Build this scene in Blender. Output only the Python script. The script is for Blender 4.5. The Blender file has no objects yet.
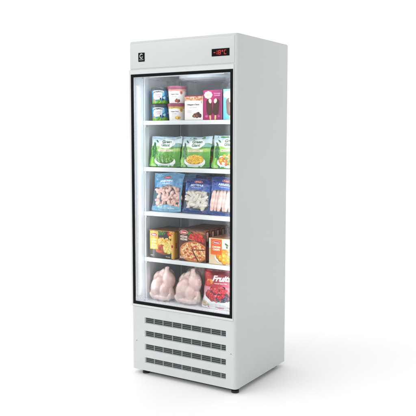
import bpy, bmesh, math, random
import numpy as np
from mathutils import Vector, Matrix, noise
random.seed(7); rng = np.random.RandomState(11)
SC = bpy.context.scene
COL = bpy.data.collections.new('scene'); SC.collection.children.link(COL)
G = 0.03                                   # cabinet underside above the floor
W, D, H = 0.7365, 0.6153, 1.96

# ------------------------------------------------------------------ materials
def lin(c):
    return tuple(((v/255)/12.92 if v/255 <= .04045 else ((v/255+.055)/1.055)**2.4) for v in c[:3])
def nt(name):
    m = bpy.data.materials.new(name); m.use_nodes = True
    return m, m.node_tree.nodes, m.node_tree.links, m.node_tree.nodes['Principled BSDF']
def paint(name, rgb, rough=.4, spec=.5, metal=0, bump=0, bscale=300, var=.02, vscale=6, coat=0):
    m, n, l, p = nt(name)
    p.inputs['Roughness'].default_value = rough; p.inputs['Metallic'].default_value = metal
    p.inputs['Specular IOR Level'].default_value = spec; p.inputs['Coat Weight'].default_value = coat
    tc = n.new('ShaderNodeTexCoord'); nz = n.new('ShaderNodeTexNoise')
    nz.inputs['Scale'].default_value = vscale; nz.inputs['Detail'].default_value = 4
    l.new(tc.outputs['Object'], nz.inputs['Vector'])
    mp = n.new('ShaderNodeMapRange'); mp.inputs[1].default_value = .3; mp.inputs[2].default_value = .7
    mp.inputs[3].default_value = 1-var; mp.inputs[4].default_value = 1+var
    l.new(nz.outputs['Fac'], mp.inputs[0])
    mx = n.new('ShaderNodeVectorMath'); mx.operation = 'SCALE'; mx.inputs[0].default_value = rgb
    l.new(mp.outputs[0], mx.inputs['Scale']); l.new(mx.outputs[0], p.inputs['Base Color'])
    rv = n.new('ShaderNodeMapRange'); rv.inputs[1].default_value = .25; rv.inputs[2].default_value = .75; rv.inputs[3].default_value = rough*.88; rv.inputs[4].default_value = min(1, rough*1.14)
    n2 = n.new('ShaderNodeTexNoise'); n2.inputs['Scale'].default_value = vscale*.6; n2.inputs['Detail'].default_value = 6; l.new(tc.outputs['Object'], n2.inputs['Vector']); l.new(n2.outputs['Fac'], rv.inputs[0]); l.new(rv.outputs[0], p.inputs['Roughness'])
    if bump:
        b = n.new('ShaderNodeTexNoise'); b.inputs['Scale'].default_value = bscale
        l.new(tc.outputs['Object'], b.inputs['Vector'])
        bp = n.new('ShaderNodeBump'); bp.inputs['Strength'].default_value = bump; bp.inputs['Distance'].default_value = .001
        l.new(b.outputs['Fac'], bp.inputs['Height']); l.new(bp.outputs[0], p.inputs['Normal'])
    return m
def printed(name, rough=.45, coat=0, film=False, bump=0, bscale=60):
    m, n, l, p = nt(name)
    a = n.new('ShaderNodeAttribute'); a.attribute_name = 'print'
    sc_ = n.new('ShaderNodeVectorMath'); sc_.operation = 'SCALE'; sc_.inputs['Scale'].default_value = .84; gm = n.new('ShaderNodeGamma'); gm.inputs[1].default_value = 1.25; l.new(a.outputs['Color'], gm.inputs[0]); l.new(gm.outputs[0], sc_.inputs[0]); l.new(sc_.outputs[0], p.inputs['Base Color'])
    p.inputs['Roughness'].default_value = rough; p.inputs['Coat Weight'].default_value = coat; p.inputs['Coat Roughness'].default_value = .12
    if bump:
        tc = n.new('ShaderNodeTexCoord'); b = n.new('ShaderNodeTexNoise'); b.inputs['Scale'].default_value = bscale; b.inputs['Detail'].default_value = 3
        l.new(tc.outputs['Object'], b.inputs['Vector'])
        bp = n.new('ShaderNodeBump'); bp.inputs['Strength'].default_value = bump; bp.inputs['Distance'].default_value = .006
        l.new(b.outputs['Fac'], bp.inputs['Height']); l.new(bp.outputs[0], p.inputs['Normal'])
    if film: l.new(a.outputs['Alpha'], p.inputs['Alpha'])
    return m
M = {}
M['body'] = paint('powder_coated_steel', (.605,.63,.633), .30, .5, bump=.06, bscale=900, var=.015, vscale=3)
M['base'] = paint('base_cover_plastic', (.60,.626,.629), .38, .5, bump=.05, bscale=700, var=.015)
M['door'] = paint('door_frame_plastic', (.655,.68,.682), .3, .5, var=.01)
M['groove'] = paint('seam_shadow_gap', (.30,.33,.33), .6)
M['trim'] = paint('black_gasket', (.003,.0035,.0035), .35, .12)
M['liner'] = paint('liner_steel', (.70,.75,.78), .45, .5, bump=.15, bscale=120, var=.05, vscale=9)
M['throat'] = paint('white_liner_plastic', (.64,.69,.73), .4, var=.03)
M['shelf'] = paint('shelf_enamel', (.60,.64,.645), .35, var=.02)
M['vent'] = paint('vent_louvre_plastic', (.16,.195,.195), .5)
M['ventpost'] = paint('vent_post_plastic', (.25,.285,.285), .45)
M['dark'] = paint('dark_cavity', (.014,.017,.018), .8)
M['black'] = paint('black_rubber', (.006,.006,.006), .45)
M['greyfoot'] = paint('grey_foot_plastic', (.50,.53,.53), .45)
M['badge'] = paint('badge_black', (.003,.003,.004), .3, .12)
M['silver'] = paint('badge_silver', (.62,.64,.66), .3, metal=.3)
M['screw'] = paint('screw_steel', (.25,.27,.28), .4, metal=.6)
M['display'] = paint('display_window', (.005,.003,.003), .2, .12)
M['fan'] = paint('frosted_fan_cover', (.55,.62,.68), .5, bump=.5, bscale=90, var=.12, vscale=14)
m, n, l, p = nt('red_led'); p.inputs['Base Color'].default_value = (.3,.01,.01,1)
p.inputs['Emission Color'].default_value = (1,.05,.045,1); p.inputs['Emission Strength'].default_value = .45; M['led'] = m
m, n, l, p = nt('light_bar_glow'); p.inputs['Emission Color'].default_value = (.9,.96,1,1); p.inputs['Emission Strength'].default_value = .35; p.inputs['Base Color'].default_value = (.5,.52,.56,1); M['lamp'] = m
M['lid_dark'] = paint('dark_lid_plastic', (.035,.045,.052), .4)
M['lid_wine'] = paint('wine_lid_plastic', (.23,.035,.085), .4)
M['carton'] = printed('printed_carton', .42, .15)
M['tub'] = printed('printed_tub', .4, .2)
M['bag'] = printed('printed_film', .32, .5, bump=.35, bscale=38)
M['clearbag'] = printed('clear_film', .24, .6, film=True, bump=.9, bscale=30)
def flesh(name, rgb, rgb2, rough=.4, sc=30, sss=.15):
    m, n, l, p = nt(name)
    tc = n.new('ShaderNodeTexCoord'); nz = n.new('ShaderNodeTexNoise'); nz.inputs['Scale'].default_value = sc; nz.inputs['Detail'].default_value = 5
    cr = n.new('ShaderNodeValToRGB'); cr.color_ramp.elements[0].position = .36; cr.color_ramp.elements[1].position = .62
    cr.color_ramp.elements[0].color = (*rgb2,1); cr.color_ramp.elements[1].color = (*rgb,1)
    l.new(tc.outputs['Object'], nz.inputs['Vector']); l.new(nz.outputs['Fac'], cr.inputs[0]); l.new(cr.outputs[0], p.inputs['Base Color'])
    p.inputs['Roughness'].default_value = rough; p.inputs['Subsurface Weight'].default_value = sss; p.inputs['Subsurface Radius'].default_value = (1,.4,.3); p.inputs['Subsurface Scale'].default_value = .01
    w = n.new('ShaderNodeTexNoise'); w.inputs['Scale'].default_value = sc*2.2; w.inputs['Detail'].default_value = 6; l.new(tc.outputs['Object'], w.inputs['Vector'])
    bp = n.new('ShaderNodeBump'); bp.inputs['Strength'].default_value = .6; bp.inputs['Distance'].default_value = .004
    l.new(w.outputs['Fac'], bp.inputs['Height']); l.new(bp.outputs[0], p.inputs['Normal'])
    return m
M['chicken'] = flesh('chicken_skin', (.80,.63,.58), (.70,.47,.43), .3, 20)
M['shrimp'] = flesh('shrimp_flesh', (.80,.58,.52), (.70,.38,.31), .35, 70)
M['squid'] = flesh('squid_flesh', (.74,.70,.62), (.56,.50,.41), .4, 60)
M['mussel'] = flesh('mussel_flesh', (.30,.17,.13), (.12,.07,.06), .4, 60)
M['fish'] = flesh('fish_flesh', (.74,.57,.52), (.62,.38,.33), .4, 45)
# door glass: clear sheet with patches of frost and fine droplets
m = bpy.data.materials.new('cold_door_glass'); m.use_nodes = True; n = m.node_tree.nodes; l = m.node_tree.links; n.clear()
out = n.new('ShaderNodeOutputMaterial'); tr = n.new('ShaderNodeBsdfTransparent'); gl = n.new('ShaderNodeBsdfGlossy'); gl.inputs['Roughness'].default_value = .02
lw = n.new('ShaderNodeLayerWeight'); lw.inputs[0].default_value = .5; pw = n.new('ShaderNodeMath'); pw.operation = 'POWER'; pw.inputs[1].default_value = 4; fr = n.new('ShaderNodeMath'); fr.operation = 'MULTIPLY_ADD'; fr.inputs[1].default_value = .35; fr.inputs[2].default_value = .012; l.new(lw.outputs['Facing'], pw.inputs[0]); l.new(pw.outputs[0], fr.inputs[0]); mix1 = n.new('ShaderNodeMixShader')
l.new(fr.outputs[0], mix1.inputs[0]); l.new(tr.outputs[0], mix1.inputs[1]); l.new(gl.outputs[0], mix1.inputs[2])
df = n.new('ShaderNodeBsdfDiffuse'); df.inputs[0].default_value = (.95,.97,1.0,1); tl = n.new('ShaderNodeBsdfTranslucent'); tl.inputs[0].default_value = (.95,.97,1,1)
mixd = n.new('ShaderNodeMixShader'); mixd.inputs[0].default_value = .35; l.new(df.outputs[0], mixd.inputs[1]); l.new(tl.outputs[0], mixd.inputs[2])
mix2 = n.new('ShaderNodeMixShader'); l.new(mix1.outputs[0], mix2.inputs[1]); l.new(mixd.outputs[0], mix2.inputs[2]); l.new(mix2.outputs[0], out.inputs[0])
tc = n.new('ShaderNodeTexCoord'); sx = n.new('ShaderNodeSeparateXYZ'); l.new(tc.outputs['Generated'], sx.inputs[0])
def mth(op, a, b=None, c=None, clamp=False):
    k = n.new('ShaderNodeMath'); k.operation = op; k.use_clamp = clamp
    for i, v in enumerate((a, b, c)):
        if v is None: continue
        if isinstance(v, (int, float)): k.inputs[i].default_value = v
        else: l.new(v, k.inputs[i])
    return k.outputs[0]
def noise_n(s, det=4, vec=None):
    k = n.new('ShaderNodeTexNoise'); k.inputs['Scale'].default_value = s; k.inputs['Detail'].default_value = det
    l.new(vec or tc.outputs['Object'], k.inputs['Vector']); return k.outputs['Fac']
def edge(v, wdt): return mth('SUBTRACT', 1, mth('DIVIDE', v, wdt), clamp=True)
ex = edge(sx.outputs[0], .13); ez = edge(sx.outputs[2], .062); et = edge(mth('SUBTRACT', 1, sx.outputs[2]), .09); er = edge(mth('SUBTRACT', 1, sx.outputs[0]), .06)
big = noise_n(7); fine = noise_n(170, 2); mid = noise_n(40, 5)
patch = mth('ADD', mth('MULTIPLY', ex, .16), mth('ADD', mth('MULTIPLY', ez, .34), mth('ADD', mth('MULTIPLY', et, .09), mth('MULTIPLY', er, .18))))
patch = mth('MULTIPLY', patch, mth('MULTIPLY_ADD', big, 2.2, -.25, clamp=True))
grain = mth('MULTIPLY', patch, mth('MULTIPLY_ADD', mid, 2.4, -.4, clamp=True))
drops = mth('MULTIPLY', mth('GREATER_THAN', fine, .665), mth('MULTIPLY', patch, 1.6))
l.new(mth('ADD', grain, mth('MULTIPLY', drops, .7), clamp=True), mix2.inputs[0])
M['glass'] = m

# ------------------------------------------------------------------ object helpers
ORG = {}
def add(name, bm_or_me, mat=None, parent=None, smooth=False, origin=None):
    if isinstance(bm_or_me, bmesh.types.BMesh):
        me = bpy.data.meshes.new(name); bmesh.ops.recalc_face_normals(bm_or_me, faces=bm_or_me.faces) if getattr(bm_or_me, 'faces', None) and smooth != 'raw' else None
        bm_or_me.to_mesh(me); bm_or_me.free()
    else: me = bm_or_me; me.name = name
    co = np.empty(len(me.vertices)*3, dtype=np.float32); me.vertices.foreach_get('co', co); co = co.reshape(-1,3)
    mn, mx = co.min(0), co.max(0)
    org = Vector(origin) if origin else Vector(((mn[0]+mx[0])/2, (mn[1]+mx[1])/2, mn[2]))
    co = co - np.array(org, dtype=np.float32); me.vertices.foreach_set('co', co.ravel()); me.update()
    o = bpy.data.objects.new(name, me); COL.objects.link(o)
    if mat: me.materials.append(mat)
    if smooth: me.polygons.foreach_set('use_smooth', [True]*len(me.polygons))
    ORG[o.name] = org
    if parent: o.parent = parent; o.location = org-ORG[parent.name]
    else: o.location = org
    return o
def empty(name, loc):
    o = bpy.data.objects.new(name, None); o.empty_display_size = .05; COL.objects.link(o); o.location = loc; ORG[o.name] = Vector(loc); return o
def tag(o, label=None, cat=None, group=None, kind=None):
    for k, v in (('label',label),('category',cat),('group',group),('kind',kind)):
        if v: o[k] = v
    return o
def box(bm, x0,x1,y0,y1,z0,z1, bev=0, seg=2):
    r = bmesh.ops.create_cube(bm, size=1)
    vs = r['verts']
    for v in vs: v.co = Vector((x0+(v.co.x+.5)*(x1-x0), y0+(v.co.y+.5)*(y1-y0), z0+(v.co.z+.5)*(z1-z0)))
    if bev:
        es = list({e for v in vs for e in v.link_edges})
        bmesh.ops.bevel(bm, geom=es, offset=bev, segments=seg, affect='EDGES', profile=.5)
def bx(*a, **k):
    bm = bmesh.new(); box(bm, *a, **k); return bm
def prism(bm, pts, z0, z1, caps=True):
    b = [bm.verts.new((x,y,z0)) for x,y in pts]; t = [bm.verts.new((x,y,z1)) for x,y in pts]
    k = len(pts)
    for i in range(k): bm.faces.new((b[i], b[(i+1)%k], t[(i+1)%k], t[i]))
    if caps: bm.faces.new(b[::-1]); bm.faces.new(t)
def arc(cx, cy, r, a0, a1, k=6): return [(cx+r*math.cos(math.radians(a0+(a1-a0)*i/k)), cy+r*math.sin(math.radians(a0+(a1-a0)*i/k))) for i in range(k+1)]
def lathe(bm, cx, cy, prof, seg=32, cap=True):
    rings = [[bm.verts.new((cx+r*math.cos(2*math.pi*i/seg), cy+r*math.sin(2*math.pi*i/seg), z)) for i in range(seg)] for r, z in prof]
    for a, b in zip(rings, rings[1:]):
        for i in range(seg): bm.faces.new((a[i], a[(i+1)%seg], b[(i+1)%seg], b[i]))
    if cap: bm.faces.new(rings[0][::-1]); bm.faces.new(rings[-1])
def autosmooth(o, ang=35):
    me = o.data; bm = bmesh.new(); bm.from_mesh(me)
    for e in bm.edges:
        if len(e.link_faces) == 2 and e.calc_face_angle(0) > math.radians(ang): e.smooth = False
    for f in bm.faces: f.smooth = True
    bm.to_mesh(me); bm.free()

# ------------------------------------------------------------------ text -> triangles
_tc = {}
def text_tris(s, shear=0, bold=0.0):
    k = (s, shear, bold)
    if k in _tc: return _tc[k]
    cu = bpy.data.curves.new('t', 'FONT'); cu.body = s; cu.shear = shear; cu.offset = bold; cu.resolution_u = 3
    o = bpy.data.objects.new('t', cu); COL.objects.link(o); bpy.context.view_layer.update()
    me = o.evaluated_get(bpy.context.evaluated_depsgraph_get()).to_mesh(); me.calc_loop_triangles()
    vs = np.array([v.co[:2] for v in me.vertices]); ts = np.array([t.vertices[:] for t in me.loop_triangles])
    o.evaluated_get(bpy.context.evaluated_depsgraph_get()).to_mesh_clear(); bpy.data.objects.remove(o); bpy.data.curves.remove(cu)
    mn, mx = vs.min(0), vs.max(0); vs = (vs-mn)/(mx[1]-mn[1])          # unit cap height, width in heights
    _tc[k] = (vs, ts, (mx[0]-mn[0])/(mx[1]-mn[1])); return _tc[k]

# ------------------------------------------------------------------ little painter (print on packaging)
class Cv:
    SS = 2
    def __init__(s, w, h, bg=(255,255,255)):          # w, h in millimetres of the pack; drawn at res px/mm
        s.w, s.h = w, h; s.r = s.SS*R
        s.W, s.H = int(round(w*s.r)), int(round(h*s.r))
        s.a = np.ones((s.H, s.W, 4)); s.a[..., :3] = lin(bg)
        s.X, s.Y = np.meshgrid((np.arange(s.W)+.5)/s.r, (np.arange(s.H)+.5)/s.r)
    def put(s, m, c, al=1.0, alpha=None):
        m = m*al; m = m[..., None]; c = np.array(lin(c))
        s.a[..., :3] = s.a[..., :3]*(1-m)+c*m
        if alpha is not None: s.a[..., 3:] = s.a[..., 3:]*(1-m)+alpha*m
    def rect(s, x0, y0, x1, y1, c, al=1.0): s.put(((s.X>=x0)&(s.X<=x1)&(s.Y>=y0)&(s.Y<=y1))*1.0, c, al)
    def ell(s, cx, cy, rx, ry, c, al=1.0, rot=0, soft=0):
        q = max(rx, ry) if rot else None; ex, ey = (q or rx)+1, (q or ry)+1
        x0, x1 = max(0, int((cx-ex)*s.r)), min(s.W, int((cx+ex)*s.r)+2); y0, y1 = max(0, int((cy-ey)*s.r)), min(s.H, int((cy+ey)*s.r)+2)
        if x1 <= x0 or y1 <= y0: return
        dx, dy = s.X[y0:y1,x0:x1]-cx, s.Y[y0:y1,x0:x1]-cy
        if rot: ca, sa = math.cos(rot), math.sin(rot); dx, dy = dx*ca+dy*sa, -dx*sa+dy*ca
        d = np.sqrt((dx/rx)**2+(dy/ry)**2)
        m = ((np.clip((1-d)/soft, 0, 1) if soft else (d<=1)*1.0)*al)[..., None]
        v = s.a[y0:y1,x0:x1,:3]; v *= 1-m; v += np.array(lin([min(255,max(0,k)) for k in c]))*m
    def grad(s, y0, y1, c0, c1, x0=0, x1=1e9):
        t = np.clip((s.Y-y0)/(y1-y0), 0, 1)[..., None]; m = ((s.Y>=y0)&(s.Y<=y1)&(s.X>=x0)&(s.X<=x1))[..., None]
        c = np.array(lin(c0))*(1-t)+np.array(lin(c1))*t; s.a[..., :3] = np.where(m, c, s.a[..., :3])
    def poly(s, pts, c, al=1.0):
        m = np.zeros((s.H, s.W), bool); k = len(pts)
        for i in range(k):
            (x0,y0),(x1,y1) = pts[i], pts[(i+1)%k]
            if y0 == y1: continue
            cond = ((s.Y>=min(y0,y1))&(s.Y<max(y0,y1))); xi = x0+(s.Y-y0)/(y1-y0)*(x1-x0); m ^= cond&(s.X<xi)
        s.put(m*1.0, c, al)
    def text(s, t, cx, cy, hgt, c, width=None, shear=0, bold=.02, arch=0, rot=0):
        vs, ts, wd = text_tris(t, shear, bold); v = vs.copy(); sx = (width/wd) if width else hgt
        P = np.stack([(v[:,0]-wd/2)*sx, -(v[:,1]-.5)*hgt], 1)
        if arch: P[:,1] += arch*((P[:,0]/(wd*sx/2))**2)
        if rot: ca, sa = math.cos(rot), math.sin(rot); P = np.stack([P[:,0]*ca-P[:,1]*sa, P[:,0]*sa+P[:,1]*ca], 1)
        P += (cx, cy); m = np.zeros((s.H, s.W))
        for tr_ in ts:
            q = P[tr_]*s.r
            x0, y0 = np.floor(q.min(0)).astype(int); x1, y1 = np.ceil(q.max(0)).astype(int)
            x0, y0, x1, y1 = max(x0,0), max(y0,0), min(x1,s.W-1), min(y1,s.H-1)
            if x1 < x0 or y1 < y0: continue
            gx, gy = np.meshgrid(np.arange(x0,x1+1)+.5, np.arange(y0,y1+1)+.5)
            def e(a, b): return (b[0]-a[0])*(gy-a[1])-(b[1]-a[1])*(gx-a[0])
            e0, e1, e2 = e(q[0],q[1]), e(q[1],q[2]), e(q[2],q[0])
            ins = ((e0>=0)&(e1>=0)&(e2>=0))|((e0<=0)&(e1<=0)&(e2<=0))
            m[y0:y1+1, x0:x1+1] = np.maximum(m[y0:y1+1, x0:x1+1], ins)
        s.put(m, c)
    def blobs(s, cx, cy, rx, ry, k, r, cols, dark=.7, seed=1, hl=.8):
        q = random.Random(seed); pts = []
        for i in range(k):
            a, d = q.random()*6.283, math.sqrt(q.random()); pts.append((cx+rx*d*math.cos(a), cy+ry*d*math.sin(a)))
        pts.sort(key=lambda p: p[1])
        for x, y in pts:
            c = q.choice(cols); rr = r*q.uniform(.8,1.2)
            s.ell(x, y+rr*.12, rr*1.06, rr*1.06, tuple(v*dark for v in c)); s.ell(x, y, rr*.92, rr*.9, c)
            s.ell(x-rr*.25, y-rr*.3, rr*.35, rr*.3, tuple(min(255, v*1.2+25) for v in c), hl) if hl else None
    def mottle(s, amt=.08, sc=8):
        g = rng.rand(int(s.h/sc)+3, int(s.w/sc)+3); yy, xx = s.Y/sc, s.X/sc; iy, ix = yy.astype(int), xx.astype(int); fy, fx = yy-iy, xx-ix
        v = (g[iy,ix]*(1-fx)+g[iy,ix+1]*fx)*(1-fy)+(g[iy+1,ix]*(1-fx)+g[iy+1,ix+1]*fx)*fy
        s.a[..., :3] *= (1+amt*(v-.5)*2)[..., None]
    def out(s, nx, ny):                                # vertex grid colours, row 0 = bottom
        ys = np.clip(((np.arange(ny+1)/ny)*(s.H-1)), 0, s.H-1); xs = (np.arange(nx+1)/nx)*(s.W-1)
        b = s.a.copy(); p = np.pad(b, ((1,1),(1,1),(0,0)), 'edge')
        b = sum(p[i:i+s.H, j:j+s.W] for i in range(3) for j in range(3))/9
        return b[np.round(ys).astype(int)][:, np.round(xs).astype(int)][::-1]
R = 1.4                                               # vertices per millimetre

class MeshCol:
    def __init__(s): s.v=[]; s.f=[]; s.c=[]
    def grid(s, P, C):                                # P (ny+1,nx+1,3), C same ,4
        b = sum(len(x) for x in s.v); ny, nx = P.shape[0]-1, P.shape[1]-1
        s.v.append(P.reshape(-1,3)); s.c.append(C.reshape(-1,4))
        i = np.arange(ny)[:,None]*(nx+1)+np.arange(nx)[None,:]+b
        s.f.append(np.stack([i, i+1, i+nx+2, i+nx+1], -1).reshape(-1,4))
    def build(s, name):
        v = np.concatenate(s.v); f = np.concatenate(s.f); c = np.concatenate(s.c)
        me = bpy.data.meshes.new(name); me.vertices.add(len(v)); me.vertices.foreach_set('co', v.astype(np.float32).ravel())
        me.loops.add(f.size); me.loops.foreach_set('vertex_index', f.astype(np.int32).ravel())
        me.polygons.add(len(f)); me.polygons.foreach_set('loop_start', np.arange(0, f.size, 4, dtype=np.int32))
        me.update(calc_edges=True); me.validate()
        at = me.color_attributes.new('print', 'FLOAT_COLOR', 'POINT'); at.data.foreach_set('color', c.astype(np.float32).ravel())
        return me
def flat(c, ny, nx): 
    C = np.ones((ny+1, nx+1, 4)); C[..., :3] = lin(c); return C
def quadgrid(o, eu, ev, nx, ny):
    u = np.linspace(0,1,nx+1)[None,:,None]; v = np.linspace(0,1,ny+1)[:,None,None]
    return np.array(o)+u*np.array(eu)+v*np.array(ev)

def carton_mesh(w, h, d, front, side=None, topc=(120,80,60), botc=(120,80,60), leftc=None):
    nx, ny = int(w*1000*R), int(h*1000*R); mc = MeshCol(); b = .0012
    F = quadgrid((-w/2+b, 0, b), (w-2*b,0,0), (0,0,h-2*b), nx, ny)
    # faint bow of the board
    U = np.linspace(-1,1,nx+1)[None,:]; V = np.linspace(-1,1,ny+1)[:,None]; F[...,1] -= .0014*(1-U**2)*(1-V**2)
    mc.grid(F, front.out(nx, ny))
    sd = side if side else None
    kx = max(4, int(d*1000*R)) if sd else 2; ky = ny if sd else 2
    sc = sd.out(kx, ky) if sd else flat(topc, ky, kx)
    mc.grid(quadgrid((w/2, b, b), (0,d-2*b,0), (0,0,h-2*b), kx, ky), sc)
    mc.grid(quadgrid((-w/2, d-b, b), (0,-(d-2*b),0), (0,0,h-2*b), 2, 2), flat(leftc or topc, 2, 2))
    mc.grid(quadgrid((w/2-b, d, b), (-(w-2*b),0,0), (0,0,h-2*b), 2, 2), flat(topc, 2, 2))
    mc.grid(quadgrid((-w/2+b, b, h), (w-2*b,0,0), (0,d-2*b,0), 2, 2), flat(topc, 2, 2))
    mc.grid(quadgrid((-w/2+b, d-b, 0), (w-2*b,0,0), (0,-(d-2*b),0), 2, 2), flat(botc, 2, 2))
    # chamfers joining the faces (colour of the print running over the edge)
    fo = front.out(2, ny)
    def strip(P00, P10, P11, P01, c): mc.grid(np.array([[P00,P10],[P01,P11]], float), flat(c,1,1))
    z0, z1, x0, x1 = b, h-b, -w/2+b, w/2-b
    ec = tuple(255*v for v in (.9,.9,.9)) if not side else None
    edgec = side_col(front)
    strip((x1,0,z0),(w/2,b,z0),(w/2,b,z1),(x1,0,z1), edgec); strip((-w/2,b,z0),(x0,0,z0),(x0,0,z1),(-w/2,b,z1), edgec)
    strip((x0,0,z1),(x1,0,z1),(x1,b,h),(x0,b,h), topc); strip((x0,b,0),(x1,b,0),(x1,0,z0),(x0,0,z0), botc)
    return mc.build('carton')
def side_col(cv):
    c = cv.a[:, -3:, :3].mean((0,1)); return tuple(255*(1.055*v**(1/2.4)-.055 if v > .0031 else v*12.92) for v in c)

def bag_mesh(w, h, t, front, seed=1, backc=(60,90,150), clear=False, pinch=.06):
    nx, ny = int(w*1000*R), int(h*1000*R); mc = MeshCol()
    U = np.linspace(0,1,nx+1)[None,:].repeat(ny+1,0); V = np.linspace(0,1,ny+1)[:,None].repeat(nx+1,1)
    seal = .055
    vv = np.clip((V-seal)/(1-2*seal), 0, 1)
    f = np.clip(np.sin(np.pi*U),0,1)**.55*np.clip(np.sin(np.pi*vv),0,1)**.6
    f = f*(1-.25*V)                                   # contents settle low
    wr = np.zeros_like(U)
    cn = 64; Wc = np.zeros((cn+1, cn+1))
    for j in range(cn+1):
        for i in range(cn+1):
            u, v = i/cn, j/cn
            e = max(abs(u-.5), abs(v-.5))*2
            Wc[j,i] = noise.noise((u*5+seed*7, v*5, seed))*.35+noise.noise((u*13+seed*3, v*4+2, seed*2.))*.35*e+noise.noise((u*4, v*16+seed, seed*3.))*.2*e
    gx, gy = U*cn, V*cn; ix, iy = np.minimum(gx.astype(int), cn-1), np.minimum(gy.astype(int), cn-1); ax, ay = gx-ix, gy-iy
    ax, ay = ax*ax*(3-2*ax), ay*ay*(3-2*ay)
    wr = (Wc[iy,ix]*(1-ax)+Wc[iy,ix+1]*ax)*(1-ay)+(Wc[iy+1,ix]*(1-ax)+Wc[iy+1,ix+1]*ax)*ay
    env = np.minimum(1, np.minimum(U,1-U)*9)*np.minimum(1, np.minimum(V, 1-V)*14)
    crimp = (1-np.minimum(1, np.minimum(V,1-V)/seal))*.0012*np.sin(U*w*1000*1.1)
    wav = .004*np.sin(U*3.1+seed)*np.clip(V-.8,0,1)*4 + .0025*np.sin(U*9+seed)*np.clip((V-.9)*10,0,1)
    X = (U-.5)*w*(1-pinch*np.sin(np.pi*vv)**.8+ .0*V)+.0015*np.sin(V*17+seed)
    Z = V*h+ .004*np.sin(U*6+seed)*V - .006*(np.abs(U-.5)*2)**3*(1-V)*-1
    Yf = -t/2*f - t*.22*wr*env + crimp + wav; Yb = t/2*f + t*.1*wr*env + crimp + wav + .0006
    mc.grid(np.stack([X,Yf,Z],-1), front.out(nx, ny))
    st = 4; sl = (slice(None,None,1), slice(None,None,1))
    Cb = flat(backc, ny, nx)
    mc.grid(np.stack([X,Yb,Z],-1)[:, ::-1], Cb)
    return mc.build('bag')

def tub_mesh(r0, r1, h, cv):
    nx, ny = int(2*math.pi*r1*1000*R), int(h*1000*R); mc = MeshCol()
    a = -math.pi/2+np.linspace(-math.pi, math.pi, nx+1)[None,:].repeat(ny+1,0); V = np.linspace(0,1,ny+1)[:,None].repeat(nx+1,1)
    r = r0+(r1-r0)*V; mc.grid(np.stack([r*np.cos(a), r*np.sin(a), V*h],-1), cv.out(nx, ny))
    rr = np.array([0.001, r0])[:,None].repeat(25,1); aa = np.linspace(0,2*math.pi,25)[None,:].repeat(2,0)
    mc.grid(np.stack([rr*np.cos(-aa), rr*np.sin(-aa), 0*aa+.002],-1), flat((200,200,200),1,24))
    return mc.build('tub')
def place(o, x, y, z, rz=0, rx=0):
    o.location = (x, y, z); o.rotation_euler = (rx, 0, rz); ORG[o.name] = Vector((x,y,z)); return o
def raw(name, me, mat, parent=None):
    o = bpy.data.objects.new(name, me); COL.objects.link(o); me.materials.append(mat) if not len(me.materials) else None
    me.polygons.foreach_set('use_smooth', [True]*len(me.polygons)); ORG[o.name] = Vector((0,0,0))
    if parent: o.parent = parent
    return o

# ------------------------------------------------------------------ setting
bm = bmesh.new(); S = 400
vs = [bm.verts.new(p) for p in ((-S,-S,0),(S,-S,0),(S,S,0),(-S,S,0))]; bm.faces.new(vs)
fl = add('floor', bm, paint('white_studio_floor', (.93,.935,.93), .5, .2, var=.004, vscale=2), origin=(0,0,0)); tag(fl, kind='structure')

# ------------------------------------------------------------------ refrigerator
fridge = empty('display_refrigerator', (W/2, D/2, 0))
tag(fridge, 'tall white upright glass-door display freezer standing on the white floor, stocked with frozen food', 'freezer')
zb = lambda z: z+G
rc, rb_ = .022, .010
full = arc(rc, rc, rc, 180, 270)+arc(W-rc, rc, rc, 270, 360)+arc(W-rb_, D-rb_, rb_, 0, 90)+arc(rb_, D-rb_, rb_, 90, 180)
def U_section(x0, x1, yb):   # outer outline with an open front cavity
    return arc(rc, rc, rc, 180, 270)+[(x0, 0), (x0, yb), (x1, yb), (x1, 0)]+arc(W-rc, rc, rc, 270, 360)+arc(W-rb_, D-rb_, rb_, 0, 90)+arc(rb_, D-rb_, rb_, 90, 180)
bm = bmesh.new()
prism(bm, full, zb(1.772), zb(H))
prism(bm, U_section(.026, .712, D-.045), zb(.395), zb(1.772), caps=False)
prism(bm, full, zb(.388), zb(.395))
cab = add('cabinet', bm, M['body'], fridge); 
bmod = bmesh.new(); bmod.from_mesh(cab.data)
te = [e for e in bmod.edges if all(abs(v.co.z-(H-.388)) < 1e-4 for v in e.verts)]
bmesh.ops.bevel(bmod, geom=te, offset=.004, segments=3, affect='EDGES'); bmod.to_mesh(cab.data); bmod.free(); autosmooth(cab, 40)
# header: thin pressed panel above the door
bm = bx(.012, .718, -.003, .004, zb(1.8035), zb(1.948), bev=.0028)
hp = add('header_panel', bm, M['body'], fridge); autosmooth(hp)
bd = add('badge', bx(.0745,.1195,-.0052,-.0020,zb(1.842),zb(1.893),bev=.001), M['badge'], fridge)
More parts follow.
